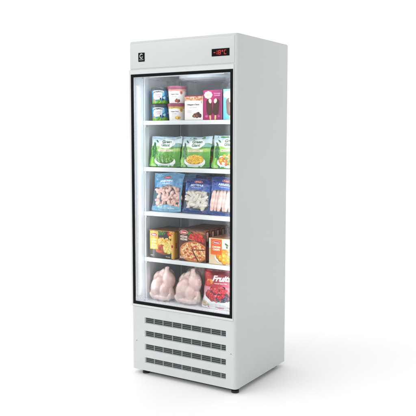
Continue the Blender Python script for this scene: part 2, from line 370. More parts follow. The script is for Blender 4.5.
# emblem: open ring with a small hook, and a line of tiny lettering under it
def ring(bm, cx, cz, r, wd, a0, a1, y0, y1, k=20):
    vs = []
    for i in range(k+1):
        a = math.radians(a0+(a1-a0)*i/k); c, s_ = math.cos(a), math.sin(a)
        vs.append([bm.verts.new((cx+q*c*.86, y, cz+q*s_)) for q, y in ((r,y0),(r-wd,y0),(r-wd,y1),(r,y1))])
    for a, b in zip(vs, vs[1:]):
        for j in range(4): bm.faces.new((a[j], a[(j+1)%4], b[(j+1)%4], b[j]))
    bm.faces.new(vs[0]); bm.faces.new(vs[-1][::-1])
bm = bmesh.new(); ring(bm, .098, zb(1.8735), .0145, .0050, 42, 318, -.0066, -.0048)
box(bm, .1000,.1085,-.0066,-.0048, zb(1.8700), zb(1.8724))
add('emblem', bm, M['silver'], bd)
def text_obj(s, x0, x1, z0, z1, y0, y1, name, mat, parent, shear=0, bold=.02):
    vs, ts, wd = text_tris(s, shear, bold); bm = bmesh.new(); A = []
    for v in vs: A.append(bm.verts.new((x0+(x1-x0)*v[0]/wd, y0, z0+(z1-z0)*v[1])))
    for t in ts:
        try: bm.faces.new([A[i] for i in t])
        except ValueError: pass
    r = bmesh.ops.extrude_face_region(bm, geom=list(bm.faces))
    for v in [g for g in r['geom'] if isinstance(g, bmesh.types.BMVert)]: v.co.y = y1
    return add(name, bm, mat, parent)
text_obj('COOLAIR', .0815, .1125, zb(1.8505), zb(1.8555), -.0062, -.0050, 'lettering', M['silver'], bd)
dp = add('temperature_display', bx(.5765,.6885,-.0052,-.0020,zb(1.8435),zb(1.8835),bev=.0012), M['display'], fridge)
bm = bmesh.new(); box(bm, .590,.601,-.0062,-.0049, zb(1.8615), zb(1.8655)); add('minus_sign', bm, M['led'], dp)
def seg7(bm, x, z, w, h, on, t=.0033):
    q = {'a':(x+t*.4,x+w-t*.4,z+h-t,z+h),'g':(x+t*.4,x+w-t*.4,z+h/2-t/2,z+h/2+t/2),'d':(x+t*.4,x+w-t*.4,z,z+t),
         'f':(x,x+t,z+h/2+.0006,z+h-t*.3),'b':(x+w-t,x+w,z+h/2+.0006,z+h-t*.3),'e':(x,x+t,z+t*.3,z+h/2-.0006),'c':(x+w-t,x+w,z+t*.3,z+h/2-.0006)}
    for k in on:
        a = q[k]; box(bm, a[0],a[1],-.0062,-.0049,a[2],a[3])
z7 = zb(1.8515); h7 = .0235
for x, on in ((.6045,'bc'),(.6195,'afgcde' if False else 'abcdefg'),(.6555,'adef')):
    bm = bmesh.new(); seg7(bm, x, z7, .0155 if x > .61 else .009, h7, on); add('digit', bm, M['led'], dp)
bm = bmesh.new(); seg7(bm, .6405, z7+.0135, .009, .010, 'abfg', t=.0026); box(bm,.6405,.6495,-.0062,-.0049,z7+.0135,z7+.0158); add('degree_mark', bm, M['led'], dp)

# door
door = add('door', bx(.001, .7185, -.006, .0015, zb(.3895), zb(1.7975), bev=.003), M['door'], fridge)
bm = bmesh.new(); me = door.data
bm.free()
# rebuild the door as a real frame (four members, mitred visually by bevels) with an open middle
def frame_mesh(x0,x1,z0,z1, ix0,ix1,iz0,iz1, y0,y1, bev=0.0):
    bm = bmesh.new()
    def ringv(y, o, i): 
        a = [bm.verts.new((x,y,z)) for x,z in ((o[0],o[2]),(o[1],o[2]),(o[1],o[3]),(o[0],o[3]))]
        b = [bm.verts.new((x,y,z)) for x,z in ((i[0],i[2]),(i[1],i[2]),(i[1],i[3]),(i[0],i[3]))]
        return a, b
    O = (x0,x1,z0,z1); I = (ix0,ix1,iz0,iz1); a, b = ringv(y0, O, I); c, d = ringv(y1, O, I)
    for k in range(4):
        j = (k+1)%4
        bm.faces.new((a[k],a[j],b[j],b[k])); bm.faces.new((c[j],c[k],d[k],d[j]))
        bm.faces.new((a[j],a[k],c[k],c[j])); bm.faces.new((b[k],b[j],d[j],d[k]))
    bmesh.ops.recalc_face_normals(bm, faces=bm.faces)
    if bev: 
        es = [e for e in bm.edges if e.calc_face_angle(0) > .5]
        bmesh.ops.bevel(bm, geom=es, offset=bev, segments=3, affect='EDGES')
    return bm
bpy.data.objects.remove(door)
door = add('door', frame_mesh(.004,.7165,zb(.3905),zb(1.7975), .0165,.7105,zb(.404),zb(1.7715), -.004,.0005, .0018), M['door'], fridge); autosmooth(door)
tm = add('glass_trim', frame_mesh(.0158,.7112,zb(.4033),zb(1.7722), .0305,.6930,zb(.4215),zb(1.7555), -.0028,.0055, .0008), M['trim'], door); autosmooth(tm)
gp = add('glass_pane', bx(.0295,.6940,.0030,.0040,zb(.4205),zb(1.7565)), M['glass'], door)
# gasket lip on the inner side, light grey
gk = add('inner_spacer', frame_mesh(.0290,.6945,zb(.4200),zb(1.7570), .0315,.6920,zb(.4225),zb(1.7545), .0058,.0195), M['throat'], door)

# liner
lx0, lx1, ly0, ly1, lz0, lz1 = .0285, .7095, .021, D-.05, .400, 1.768
def open_box(x0,x1,y0,y1,z0,z1):
    bm = bmesh.new(); v = [bm.verts.new(p) for p in ((x0,y0,z0),(x1,y0,z0),(x1,y1,z0),(x0,y1,z0),(x0,y0,z1),(x1,y0,z1),(x1,y1,z1),(x0,y1,z1))]
    for f in ((0,1,2,3),(7,6,5,4),(0,3,7,4),(1,5,6,2),(3,2,6,7)): bm.faces.new([v[i] for i in f])
    es = [e for e in bm.edges if len(e.link_faces) == 2 and all(True for _ in (0,))]
    bmesh.ops.bevel(bm, geom=[e for e in bm.edges if len(e.link_faces) == 2], offset=.014, segments=4, affect='EDGES')
    return bm
ln = add('liner', open_box(lx0,lx1,.085,ly1,zb(lz0),zb(lz1)), M['liner'], fridge, smooth=False); autosmooth(ln, 50)
th = add('liner_throat', frame_mesh(.0275,.7105,zb(.396),zb(1.771), .0335,.7045,zb(.4015),zb(1.7665), .0206,.0950), M['throat'], fridge)
fp = add('liner_floor', bx(.034,.704,.0955,ly1-.02,zb(.4005),zb(.4045), bev=.001), M['throat'], fridge)
# upright shelf rails at the front corners and at the back
for x0, x1 in ((.0338,.0405),(.6975,.7042)):
    for y0 in (.0975, ly1-.085):
        bm = bmesh.new(); box(bm, x0,x1,y0,y0+.042,zb(.41),zb(1.755), bev=.001)
        r = add('shelf_rail', bm, M['throat'], fridge)
# back duct panel with air slots
bk = add('air_duct_panel', bx(.16,.58,ly1-.016,ly1-.003,zb(.46),zb(1.70), bev=.004), M['liner'], fridge)
# ceiling fan cover
bm = bmesh.new(); lathe(bm, .365, .30, [(.175,zb(lz1-.0005)),(.175,zb(1.752)),(.165,zb(1.744)),(.10,zb(1.738)),(.03,zb(1.737))], 48)
fan = add('fan_cover', bm, M['fan'], fridge); autosmooth(fan)
bm = bmesh.new()
for rr in (.05,.075,.10,.125,.15):
    kk = 40; z = zb(1.7375+.0007*(rr>.1)+ (rr>.12)*.004)
    rings = [[bm.verts.new((.365+q*math.cos(2*math.pi*i/kk), .30+q*math.sin(2*math.pi*i/kk), zz)) for i in range(kk)] for q, zz in ((rr,z),(rr+.004,z-.003),(rr+.008,z))]
    for a, b in zip(rings, rings[1:]):
        for i in range(kk): bm.faces.new((a[i], a[(i+1)%kk], b[(i+1)%kk], b[i]))
add('guard_rings', bm, M['fan'], fan)
# interior lamp bar behind the top of the door frame
lb = add('interior_lamp', bx(.12,.62,.040,.056,zb(1.7545),zb(1.7655), bev=.002), M['lamp'], fridge)

# shelves
SH = [1.503, 1.226, .957, .676]
for z in SH:
    bm = bmesh.new(); box(bm, .0435,.6945,.1000,ly1-.03,zb(z-.009),zb(z), bev=.0015)
    s = add('shelf', bm, M['shelf'], fridge); autosmooth(s)
    bm = bmesh.new(); box(bm, .0355,.7025,.0880,.0995,zb(z-.0235),zb(z+.0005), bev=.0022)
    f = add('front_rail', bm, M['shelf'], s); autosmooth(f)
    for sx in (0,1):
        bm = bmesh.new(); x = .0412 if sx == 0 else .6925
        y0 = .1005; pts = [(y0, z-.0095), (ly1-.06, z-.0095), (ly1-.06, z-.014), (y0+.03, z-.020), (y0+.018, z-.036), (y0+.002, z-.038)]
        a = [bm.verts.new((x,y,zb(q))) for y,q in pts]; b = [bm.verts.new((x+.003,y,zb(q))) for y,q in pts]
        bm.faces.new(a); bm.faces.new(b[::-1])
        for i in range(len(pts)): bm.faces.new((a[i], a[(i+1)%6], b[(i+1)%6], b[i]))
        add('bracket', bm, M['greyfoot'], s)

# base cover: rounded shell whose front has four ventilation openings
bx0, bx1 = rc, W-rc
VZ = [(.2915,.329),(.2095,.2475),(.1280,.1660),(.0475,.0825)]
vx0, vx1 = .1000, .6695
bm = bmesh.new(); e = .0012; zt = .388
prof = [(p[0], p[1]-(e*(1-p[1]/rc) if p[1] < rc else 0)) for p in full]
k = len(prof)
B = [bm.verts.new((x,y,zb(0))) for x,y in prof]; T = [bm.verts.new((x,y,zb(zt))) for x,y in prof]
na = 7
for i in range(k):
    if i == na-1: continue                 # the flat of the front
    bm.faces.new((B[i], B[(i+1)%k], T[(i+1)%k], T[i]))
bm.faces.new(B[::-1]); bm.faces.new(T)
fx0, fx1 = prof[na-1][0], prof[na][0]; fy = -e
xs = [fx0, vx0, vx1, fx1]; zs = [0]+[q for a, b in reversed(VZ) for q in (a, b)]+[zt]
gv = {}
def gvv(i, j):
    if (i,j) not in gv: gv[(i,j)] = bm.verts.new((xs[i], fy, zb(zs[j])))
    return gv[(i,j)]
for i in range(3):
    for j in range(len(zs)-1):
        if i == 1 and j%2 == 1:
            a, b, c, d = gvv(1,j), gvv(2,j), gvv(2,j+1), gvv(1,j+1)
            ins = .0045; dep = .007
            q = [bm.verts.new((v.co.x+sx_*ins, fy+dep, v.co.z+sz_*ins*.6)) for v, sx_, sz_ in ((a,1,1),(b,-1,1),(c,-1,-1),(d,1,-1))]
            q2 = [bm.verts.new((v.co.x, fy+.03, v.co.z)) for v in q]
            for r in range(4):
                s_ = (r+1)%4; o4 = (a,b,c,d); bm.faces.new((o4[r],o4[s_],q[s_],q[r])); bm.faces.new((q[r],q[s_],q2[s_],q2[r]))
        else: bm.faces.new((gvv(i,j),gvv(i+1,j),gvv(i+1,j+1),gvv(i,j+1)))
bmesh.ops.remove_doubles(bm, verts=bm.verts, dist=1e-5)
base = add('base_cover', bm, M['base'], fridge); autosmooth(base, 30)
SEP = [.167,.232,.300,.367,.434,.502,.568,.634]
for z0, z1 in VZ:
    x0, x1, a0, a1 = vx0+.0045, vx1-.0045, z0+.0027, z1-.0027
    vent = add('vent', bx(x0,x1,.0255,.0275,zb(a0),zb(a1)), M['dark'], base)
    bm = bmesh.new()
    hgt = a1-a0
    for t in (0,1,2,3):                       # slanted louvre blades: three dark slots between
        zc = a0+hgt*(t/3); zc = min(max(zc, a0+.0012), a1-.0012)
        q = .0030
        pts = [(fy+.0072, zc-q*.5), (fy+.0072, zc+q*.5), (fy+.018, zc+q*.5+.003), (fy+.018, zc-q*.5+.003)]
        if t == 3: pts = [(fy+.0072, zc-q*.6), (fy+.0072, zc+.0011), (fy+.018, zc+.0011), (fy+.018, zc-q*.3)]
        a = [bm.verts.new((x0+.0002,y,zb(z))) for y,z in pts]; b = [bm.verts.new((x1-.0002,y,zb(z))) for y,z in pts]
        bm.faces.new(a); bm.faces.new(b[::-1])
        for i in range(4): bm.faces.new((a[i], a[(i+1)%4], b[(i+1)%4], b[i]))
    add('louvre', bm, M['vent'], vent)
    for x in SEP: add('divider_bar', bx(x-.0034, x+.0034, fy+.0062, fy+.017, zb(a0), zb(a1)), M['ventpost'], vent)
for x, z in ((.0395,.178),(.7025,.2015)):
    bm = bmesh.new(); lathe(bm, 0, 0, [(.0034,0),(.0034,.0008),(.0022,.0014)], 14)
    bmesh.ops.transform(bm, matrix=Matrix.Translation((x, fy+.0004, zb(z)))@Matrix.Rotation(math.radians(90),4,'X'), verts=bm.verts)
    add('screw', bm, M['screw'], base)
# feet, and an added dark block that deepens the shade under the base
for x, y, mt in ((.075,.045,'black'),(.706,.042,'black'),(.075,.545,'greyfoot'),(.700,.535,'greyfoot')):
    bm = bmesh.new(); lathe(bm, x, y, [(.0215,0),(.0225,.004),(.0215,.012),(.013,.015),(.013,.0298)], 28)
    f = add('foot', bm, M[mt], fridge); autosmooth(f)
add('underside_shade_block', bx(.05,W-.055,.05,D-.04,.006,zb(-.0004), bev=.002), M['black'], fridge)
# back flange
bfl = add('back_panel', bx(.012,W-.012,D+.0004,D+.012,zb(.02),zb(1.95),bev=.003), M['body'], fridge)

# ------------------------------------------------------------------ packaging art
def art_blue_tub():
    w = 2*math.pi*54; c = Cv(w, 84, (40,150,190)); cx = w/2
    c.grad(0, 84, (60,150,195), (30,135,190))
    for k in range(9): c.ell(cx+(k-4)*36, 40+6*((k*7)%3), 9, 5, (225,240,248), .9)
    c.ell(cx-4, 18, 40, 10, (238,246,250)); c.poly([(cx-38,18),(cx+30,18),(cx+18,60),(cx-26,62)], (232,238,246)); c.ell(cx-26,40,16,20,(226,236,246))
    c.text('BEN&JERRY\'S', cx-4, 17, 10, (40,52,66), width=68, bold=.05, arch=6)
    c.text('CLASSICS', cx-6, 34, 7, (190,110,100), width=42); c.text('COOKIE', cx-6, 45, 7, (205,140,120), width=34)
    for k in range(24): c.ell(k*w/24, 80-5*math.sin(k*2.2), 14, 15, (110+10*(k%3),175+8*(k%2),60))
    c.blobs(cx+8, 76, 46, 6, 26, 3, [(140,190,70),(90,150,50),(190,200,90)], seed=4)
    c.ell(cx-38, 62, 8, 14, (190,150,110)); c.ell(cx-36, 52, 5, 5, (225,200,170))
    c.ell(cx+12, 56, 5, 6, (28,50,80)); c.ell(cx+28, 60, 6, 6, (25,60,95)); c.ell(cx+30,30,8,12,(150,215,240),.8); c.ell(cx+40,50,7,9,(190,232,246),.8)
    c.mottle(.12, 5); return c
def art_cream_tub(vanilla):
    w = 2*math.pi*55; c = Cv(w, 92, (238,234,232)); cx = w/2
    top = (216,180,110) if vanilla else (226,176,164)
    c.rect(0, 0, w, 22, top)
    q = random.Random(3+vanilla)
    for k in range(60): c.ell(q.random()*w, q.random()*20, 9, 4, tuple(v*q.uniform(.85,1.1) if v*1.1<255 else v for v in top), .6, rot=q.random()*3)
    c.ell(cx-4, 36, 34, 16, (242,240,238)); c.ell(cx+38,26,12,16,top); c.ell(cx+36, 30, 6, 8, (180,96,70) if not vanilla else (200,150,60))
    c.text('Häagen-Dazs', cx-8, 40, 8, (48,40,44), width=54, shear=.2, bold=.03)
    c.text('ice cream', cx-8, 52, 4, (170,150,150), width=28); 
    if vanilla: c.ell(cx+14, 76, 20, 10, (226,190,90)); c.ell(cx+14, 74, 13, 6, (240,216,140)); c.ell(cx+20,77,6,4,(190,140,40))
    else: c.blobs(cx+14, 74, 16, 7, 12, 6, [(140,70,54),(110,50,40),(170,96,80)], seed=8)
    return c
def art_cream_carton():
    c = Cv(127, 142, (240,238,236)); 
    c.rect(0,0,127,30,(222,186,152)); q = random.Random(5)
    for k in range(40): c.ell(q.random()*127, q.random()*34, 16, 5, q.choice([(232,200,168),(210,160,124),(190,120,90),(240,220,196)]), .6, rot=q.random()*3)
    c.rect(0,0,127,6,(150,44,80))
    c.ell(62, 52, 52, 22, (243,242,240)); c.ell(34,38,18,10,(243,242,240)); c.ell(92,40,16,10,(243,242,240)); c.ell(14,62,30,14,(240,238,236)); c.ell(112,62,30,14,(240,238,236))
    c.text('Häagen-Dazs', 60, 54, 11, (52,34,44), width=86, shear=.18, bold=.035)
    c.text('ICE CREAM', 60, 70, 4.5, (190,150,160), width=46); c.text('belgian', 34, 90, 5, (180,170,170), width=30); c.text('chocolate', 34, 98, 4, (190,180,180), width=30)
    c.blobs(90, 113, 24, 9, 16, 9, [(110,66,48),(84,46,34),(140,92,66),(170,120,90)], seed=6)
    c.blobs(66, 121, 9, 4, 5, 6, [(170,120,80),(120,76,50)], seed=2)
    return c
def icecream_bar(c, cx, cy, w, h, choc, rot=0, bite=True):
    ca, sa = math.cos(rot), math.sin(rot)
    P = lambda x, y: (cx+x*ca-y*sa, cy+x*sa+y*ca)
    x, y = P(0, h*.62); c.ell(x, y, w*.13, h*.26, (228,200,150), rot=rot)
    for t in np.linspace(-.28, .28, 12):
        x, y = P(0, h*t); c.ell(x, y, w*.5, w*.5, choc)
    x, y = P(w*.1, h*.12); c.ell(x-w*.14, y, w*.08, h*.3, tuple(v*1.25 for v in choc), .5, rot=rot)
    if bite:
        g = 1 if rot <= 0 else -1; x, y = P(w*.16*g, -h*.36); c.ell(x, y, w*.27, h*.17, tuple(v*.75 for v in choc), rot=rot-.25*g); c.ell(x+g*1.5, y-1, w*.24, h*.155, (232,214,196), rot=rot-.25*g); c.ell(x+g*2, y-2, w*.15, h*.10, (246,236,224), rot=rot-.25*g)
def art_magenta():
    c = Cv(125, 168, (190,40,120)); c.grad(0,168,(196,60,135),(176,36,112))
    t = np.clip((c.X-60)/70,0,1)[...,None]; c.a[...,:3] = c.a[...,:3]*(1-t*.75)+np.array(lin((122,58,112)))*t*.75
    c.ell(62, 60, 60, 34, (208,96,150), .25, soft=.8)
    for a in range(8): c.ell(34+18*math.cos(a*.785), 27+13*math.sin(a*.785), 11, 9, (236,228,214))
    c.ell(34, 27, 24, 17, (240,234,220)); c.text('gelato', 34, 27, 8, (196,170,120), width=30, shear=.3)
    c.text('DOUBLE', 94, 20, 7, (232,190,214), width=42); c.text('CARAMEL', 94, 31, 7, (232,190,214), width=42)
    icecream_bar(c, 42, 96, 42, 92, (92,50,40), -.10); icecream_bar(c, 88, 96, 42, 92, (84,44,36), .10)
    c.ell(22,148,9,7,(216,120,176)); c.ell(106,148,7,6,(216,120,176),.6); return c
def art_skyblue():
    c = Cv(112, 170, (130,200,222)); c.grad(0,170,(150,208,226),(112,190,216))
    for a in range(8): c.ell(30+18*math.cos(a*.785), 30+13*math.sin(a*.785), 11, 9, (232,232,226))
    c.ell(30,30,24,17,(238,238,232)); c.text('gelato', 30, 30, 8, (150,180,190), width=30, shear=.3); c.text('COCONUT', 84, 24, 7, (240,248,250), width=44)
    icecream_bar(c, 44, 98, 46, 96, (134,110,108), -.08, True); icecream_bar(c, 90, 98, 42, 92, (128,104,100), .10); 
    return c
def art_veg(kind):
    c = Cv(206, 186, (110,175,70)); c.grad(0,62,(196,218,234),(226,238,236)); c.grad(62,186,(128,190,84),(52,140,48))
    c.ell(158, 68, 70, 18, (120,176,80)); c.ell(176, 58, 40, 16, (98,160,84)); c.poly([(140,58),(172,40),(206,52),(206,66),(140,66)], (150,190,190), .8); c.ell(180,84,40,14,(190,216,130),.8,soft=.6); c.ell(60, 74, 80, 12, (160,205,110))
    # leafy stalk at the left
    c.poly([(0,186),(18,80),(34,76),(52,130),(44,186)], (112,184,62)); c.poly([(8,186),(22,110),(30,110),(28,186)], (156,208,96))
    for x, y, a, s_ in ((30,54,-.5,1),(22,70,.5,1.1),(38,72,-.7,1),(28,90,.3,1.2),(40,98,-.4,1),(26,114,.2,1),(38,124,-.5,1.1),(44,32,-.9,.7)):
        c.ell(x, y, 7*s_, 17*s_, (38,110,58), rot=a); c.ell(x-2, y, 2.4*s_, 13*s_, (66,146,76), rot=a)
    c.ell(112, 38, 50, 26, (240,246,244)); c.ell(84,48,24,20,(240,246,244)); c.ell(140,46,26,16,(240,246,244)); c.ell(112,60,40,14,(238,245,242))
    c.text('Green', 112, 30, 19, (22,112,70), width=66, bold=.04, shear=.06); c.text('Giant', 108, 52, 19, (22,112,70), width=58, bold=.04, shear=.06)
    c.rect(58, 80, 164, 93, (226,226,200)); c.text({'p':'GARDEN PEAS','c':'SWEET CORN','m':'MIXED VEG'}[kind], 104, 86.5, 7, (200,90,100), width=78)
    c.ell(110, 154, 70, 28, (214,222,222)); c.ell(110, 150, 70, 30, (240,244,244)); c.rect(58,168,162,180,(226,232,232)); c.ell(110,172,54,9,(232,238,238))
    cx, cy = 110, 140; c.ell(cx, cy, 62, 26, (60,90,30) if kind == 'p' else (170,120,20) if kind == 'c' else (150,90,40))
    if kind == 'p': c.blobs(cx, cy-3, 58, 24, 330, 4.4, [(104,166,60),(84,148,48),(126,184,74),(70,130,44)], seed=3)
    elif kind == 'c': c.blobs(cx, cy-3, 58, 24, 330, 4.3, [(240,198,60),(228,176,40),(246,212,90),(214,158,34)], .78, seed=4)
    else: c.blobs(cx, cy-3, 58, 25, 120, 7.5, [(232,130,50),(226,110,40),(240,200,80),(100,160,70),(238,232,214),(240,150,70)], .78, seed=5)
    c.ell(30,176,18,7,(214,236,190),.7); c.mottle(.06, 14); return c
def badge_red(c, cx, cy, rx, ry, t='Frisan'):
    c.ell(cx, cy, rx*1.08, ry*1.14, (235,215,205)); c.ell(cx, cy, rx, ry, (196,34,48)); c.text(t, cx, cy, ry*.95, (250,236,232), width=rx*1.4, bold=.03, shear=.15)
def art_shrimp_bag():
    c = Cv(206, 236, (110,170,205)); c.grad(0,86,(150,196,222),(96,160,204)); c.grad(86,236,(120,170,200),(140,190,215))
    q = random.Random(2)
    for k in range(26): c.ell(q.random()*206, q.random()*80, 26, 7, q.choice([(180,214,234),(120,176,212),(90,150,196)]), .35, rot=q.uniform(-.6,.6), soft=.6)
    badge_red(c, 100, 30, 26, 7.5); c.text('SHRIMPS', 98, 52, 12, (240,248,252), width=92, bold=.03); c.text('PEELED', 98, 68, 7, (236,246,250), width=60)
    # clear window
    m = ((c.Y > 84+6*np.sin(c.X/26))&(c.Y < 202+8*np.sin(c.X/40+2))&(c.X > 8)&(c.X < 198))*1.0
    c.put(m, (225,235,240), 1, alpha=.11)
    c.ell(100,214,60,10,(190,220,236),.6); c.text('FROZEN', 140, 216, 7, (240,248,252), width=44); return c
def art_navy_bag(kind):
    c = Cv(196, 222, (26,78,150)); c.grad(0,78,(22,62,134),(36,102,182)); c.grad(78,222,(72,124,176),(28,82,150)); q = random.Random(9)
    for k in range(18): c.ell(q.random()*196, q.random()*70, 24, 6, q.choice([(70,120,205),(14,34,100),(50,100,190)]), .5, rot=q.uniform(-.5,.5), soft=.6)
    badge_red(c, 98, 24, 26, 7.5); c.text({'s':'MYTISAR','f':'ABRISSUS'}[kind], 98, 46, 14, (226,234,246), width=92, bold=.04); c.text('FROZEN SEAFOOD', 98, 61, 5, (200,214,236), width=70)
    c.ell(98, 90, 90, 14, (170,205,228), .55, soft=.5)
    lo = 196 if kind == 's' else 204
    m = ((c.Y > 76+10*((c.X-98)/98)**2)&(c.Y < lo-5*np.sin(c.X/30))&(c.X > 7)&(c.X < 189))*1.0
    c.put(m, (220,228,236), 1, alpha=.11); c.text('500 g', 156, 210, 7, (220,230,244), width=26); return c
def art_dinner():
    c = Cv(186, 170, (52,46,40)); q = random.Random(4)
    for k in range(50): c.ell(q.random()*186, q.random()*170, 16, 8, q.choice([(60,50,42),(44,38,36),(90,60,44)]), .5, rot=q.random()*3)
    c.ell(96,14,30,13,(62,104,48)); c.blobs(92,16,26,12,30,5,[(70,120,52),(44,90,40),(96,146,66)],seed=3)
    c.blobs(160,22,20,16,14,9,[(214,64,36),(232,150,50),(196,40,30),(240,190,80)],seed=5)
    c.ell(112,108,92,58,(34,34,36)); c.ell(112,104,86,52,(52,52,54)); c.ell(112,98,78,48,(150,80,34))
    c.blobs(114,78,68,32,150,8,[(236,206,120),(226,188,90),(244,222,150),(214,160,70)],.86,seed=6,hl=.35)
    c.blobs(84,112,34,24,70,7,[(196,96,44),(170,70,34),(214,126,64),(150,60,30)],.75,seed=7,hl=.35)
    c.blobs(142,106,34,26,90,7,[(240,214,130),(230,196,104),(206,200,96),(246,228,164)],.86,seed=8,hl=.35)
    c.rect(6,6,68,118,(226,176,36)); c.rect(6,6,68,9,(240,206,90)); badge_red(c, 37, 28, 25, 10)
    c.text('MACARO', 37, 56, 10, (248,236,190), width=44); c.text('DINNER', 37, 72, 10, (248,236,190), width=40)
    c.rect(14,86,60,112,(228,206,140)); c.text('350g', 37, 99, 8, (150,110,40), width=22)
    c.rect(166,18,177,168,(222,190,110)); c.rect(177,0,186,170,(196,146,30)); c.ell(172,92,7,9,(190,40,40)); c.text('4-6 min', 140, 158, 7, (230,230,225), width=30); c.text('chef', 20, 155, 7, (220,200,180), width=20)
    c.rect(0,0,186,2.5,(214,160,60)); return c
def art_pizza():
    c = Cv(188, 192, (96,34,28)); q = random.Random(14)
    for k in range(26): c.ell(60+q.random()*128, q.random()*66, 22, 5, q.choice([(170,110,66),(196,140,90),(140,84,50)]), .7, rot=.15)
    c.rect(0,0,188,5,(60,30,28))
    c.blobs(118,44,50,18,22,10,[(206,44,32),(186,30,26),(222,70,44)],.6,seed=4); c.ell(80,18,10,8,(60,120,50)); c.ell(70,28,8,6,(80,140,60))
    c.blobs(160,58,20,12,8,10,[(206,44,32),(186,30,26)],.6,seed=9)
    c.ell(106,142,104,64,(60,30,22)); c.ell(106,134,102,64,(176,108,54)); c.ell(106,131,97,60,(212,150,80)); c.ell(106,130,90,54,(196,98,54))
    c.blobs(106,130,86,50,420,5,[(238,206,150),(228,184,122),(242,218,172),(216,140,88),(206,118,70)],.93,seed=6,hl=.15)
    for x,y in ((60,118),(84,146),(120,100),(146,140),(70,160),(168,118),(112,168),(48,140),(96,112),(150,164)): c.ell(x,y,10,6,(186,62,40)); c.ell(x-1,y-1,8,4.5,(206,84,54)); c.ell(x-3,y-2,3,1.6,(230,130,96),.8)
    c.blobs(106,130,80,44,10,2.4,[(84,120,56)],.8,seed=11,hl=0)
    c.poly([(92,122),(98,118),(142,186),(133,190)],(96,40,28)); c.poly([(92,118),(188,114),(188,120),(94,124)],(110,48,32))
    c.rect(8,5,66,78,(92,24,26)); c.rect(0,0,8,192,(78,24,24)); badge_red(c, 36, 20, 27, 12)
    c.text('PIZZARE', 37, 46, 12, (246,236,226), width=50, bold=.04); c.text('PIZZARS', 37, 62, 12, (246,236,226), width=50, bold=.04)
    c.rect(8,164,44,178,(226,196,170)); c.text('400g', 26, 171, 8, (120,40,30), width=26); return c
def art_pizza_side():
    c = Cv(45, 192, (92,26,28)); c.rect(0,0,45,6,(150,100,70)); c.rect(13,14,32,66,(222,190,176)); c.text('FRISAN', 22.5, 40, 9, (190,40,50), width=44, rot=math.pi/2); c.rect(13,96,32,180,(186,92,110),.9); return c
def art_yellow_side():
    c = Cv(45, 170, (196,146,36)); c.rect(4,10,40,160,(222,180,70)); c.rect(14,70,30,104,(200,80,50)); return c
def art_nuggets():
    c = Cv(192, 154, (226,216,192)); c.grad(0,60,(222,214,196),(206,216,206)); c.grad(60,154,(204,176,132),(230,214,186)); 
    c.blobs(146,38,34,16,18,6,[(70,120,60),(46,94,48),(240,190,60),(236,236,226)],.8,seed=2); c.ell(120,34,14,6,(60,110,60),rot=.5); c.ell(160,60,20,6,(80,130,60),rot=-.3)
    c.ell(112,116,74,38,(196,190,180)); c.ell(112,112,72,36,(240,238,232)); c.ell(112,112,64,30,(222,212,196))
    c.blobs(104,104,44,26,14,20,[(228,160,52),(236,176,70),(216,142,42)],.78,seed=3); c.blobs(110,112,40,20,9,17,[(232,168,60),(240,186,84)],.8,seed=12)
    c.ell(146,92,24,15,(228,160,56),rot=.3); c.ell(148,90,17,10,(250,240,220),rot=.3); c.blobs(160,124,16,9,5,14,[(220,150,60)],seed=4)
    c.rect(12,5,88,92,(222,112,28)); c.rect(12,88,88,98,(222,112,28),.8); badge_red(c, 50, 26, 27, 9.5); c.text('CHICKEN', 50, 52, 11, (252,240,226), width=56, bold=.04); c.text('CRISPS', 50, 67, 11, (252,240,226), width=48, bold=.04)
    c.rect(0,0,192,3,(220,180,140)); return c
def art_berries():
    c = Cv(214, 246, (150,20,50)); c.grad(0,110,(120,14,40),(196,40,70)); c.grad(110,246,(226,150,170),(232,226,226)); q = random.Random(21)
    c.ell(22,40,26,26,(214,50,60)); c.ell(24,34,14,12,(236,120,120)); c.ell(40,78,22,16,(240,170,40)); c.ell(30,88,18,14,(220,90,30)); c.ell(170,100,60,46,(244,160,180),.6,soft=.6)
    for k in range(12): c.ell(30+q.random()*180, 60+q.random()*40, 18, 8, q.choice([(170,30,60),(226,90,120)]), .4, rot=q.random()*3, soft=.6)
    c.text('Fruits', 114, 54, 38, (252,244,244), width=120, shear=.35, bold=.045); c.text('mixed berries', 110, 84, 9, (250,226,230), width=80, shear=.2)
    c.ell(104,190,96,52,(214,218,220)); c.ell(104,182,96,54,(244,246,246)); c.ell(104,160,86,40,(110,50,60))
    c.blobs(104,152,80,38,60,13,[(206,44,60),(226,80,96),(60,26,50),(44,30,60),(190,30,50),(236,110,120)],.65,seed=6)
    c.blobs(130,176,44,18,40,6,[(70,70,96),(96,98,120),(50,46,76)],.7,seed=8); c.ell(104,226,70,12,(226,230,232),.9)
    for x, y, rr in ((88,128,22),(58,158,17),(112,170,17),(138,134,16),(40,144,13)):
        c.ell(x, y, rr*1.05, rr*.98, (120,16,36)); c.ell(x, y, rr*.97, rr*.9, (206,44,62))
        for a in range(14): c.ell(x+rr*.62*math.cos(a*2.4)*((a%5)/5+.25), y+rr*.6*math.sin(a*2.4)*((a%5)/5+.25), rr*.17, rr*.15, (232,96,110) if a%2 else (170,26,46))
        c.ell(x-rr*.3, y-rr*.4, rr*.3, rr*.18, (244,150,158), .7)
    c.blobs(20,222,22,14,14,7,[(236,150,90),(150,180,90),(230,180,160)],.85,seed=3); c.blobs(196,226,16,10,10,6,[(226,60,80),(240,150,160)],.85,seed=5)
    c.text('750 g', 170, 232, 9, (190,40,60), width=34); c.mottle(.05,12); return c

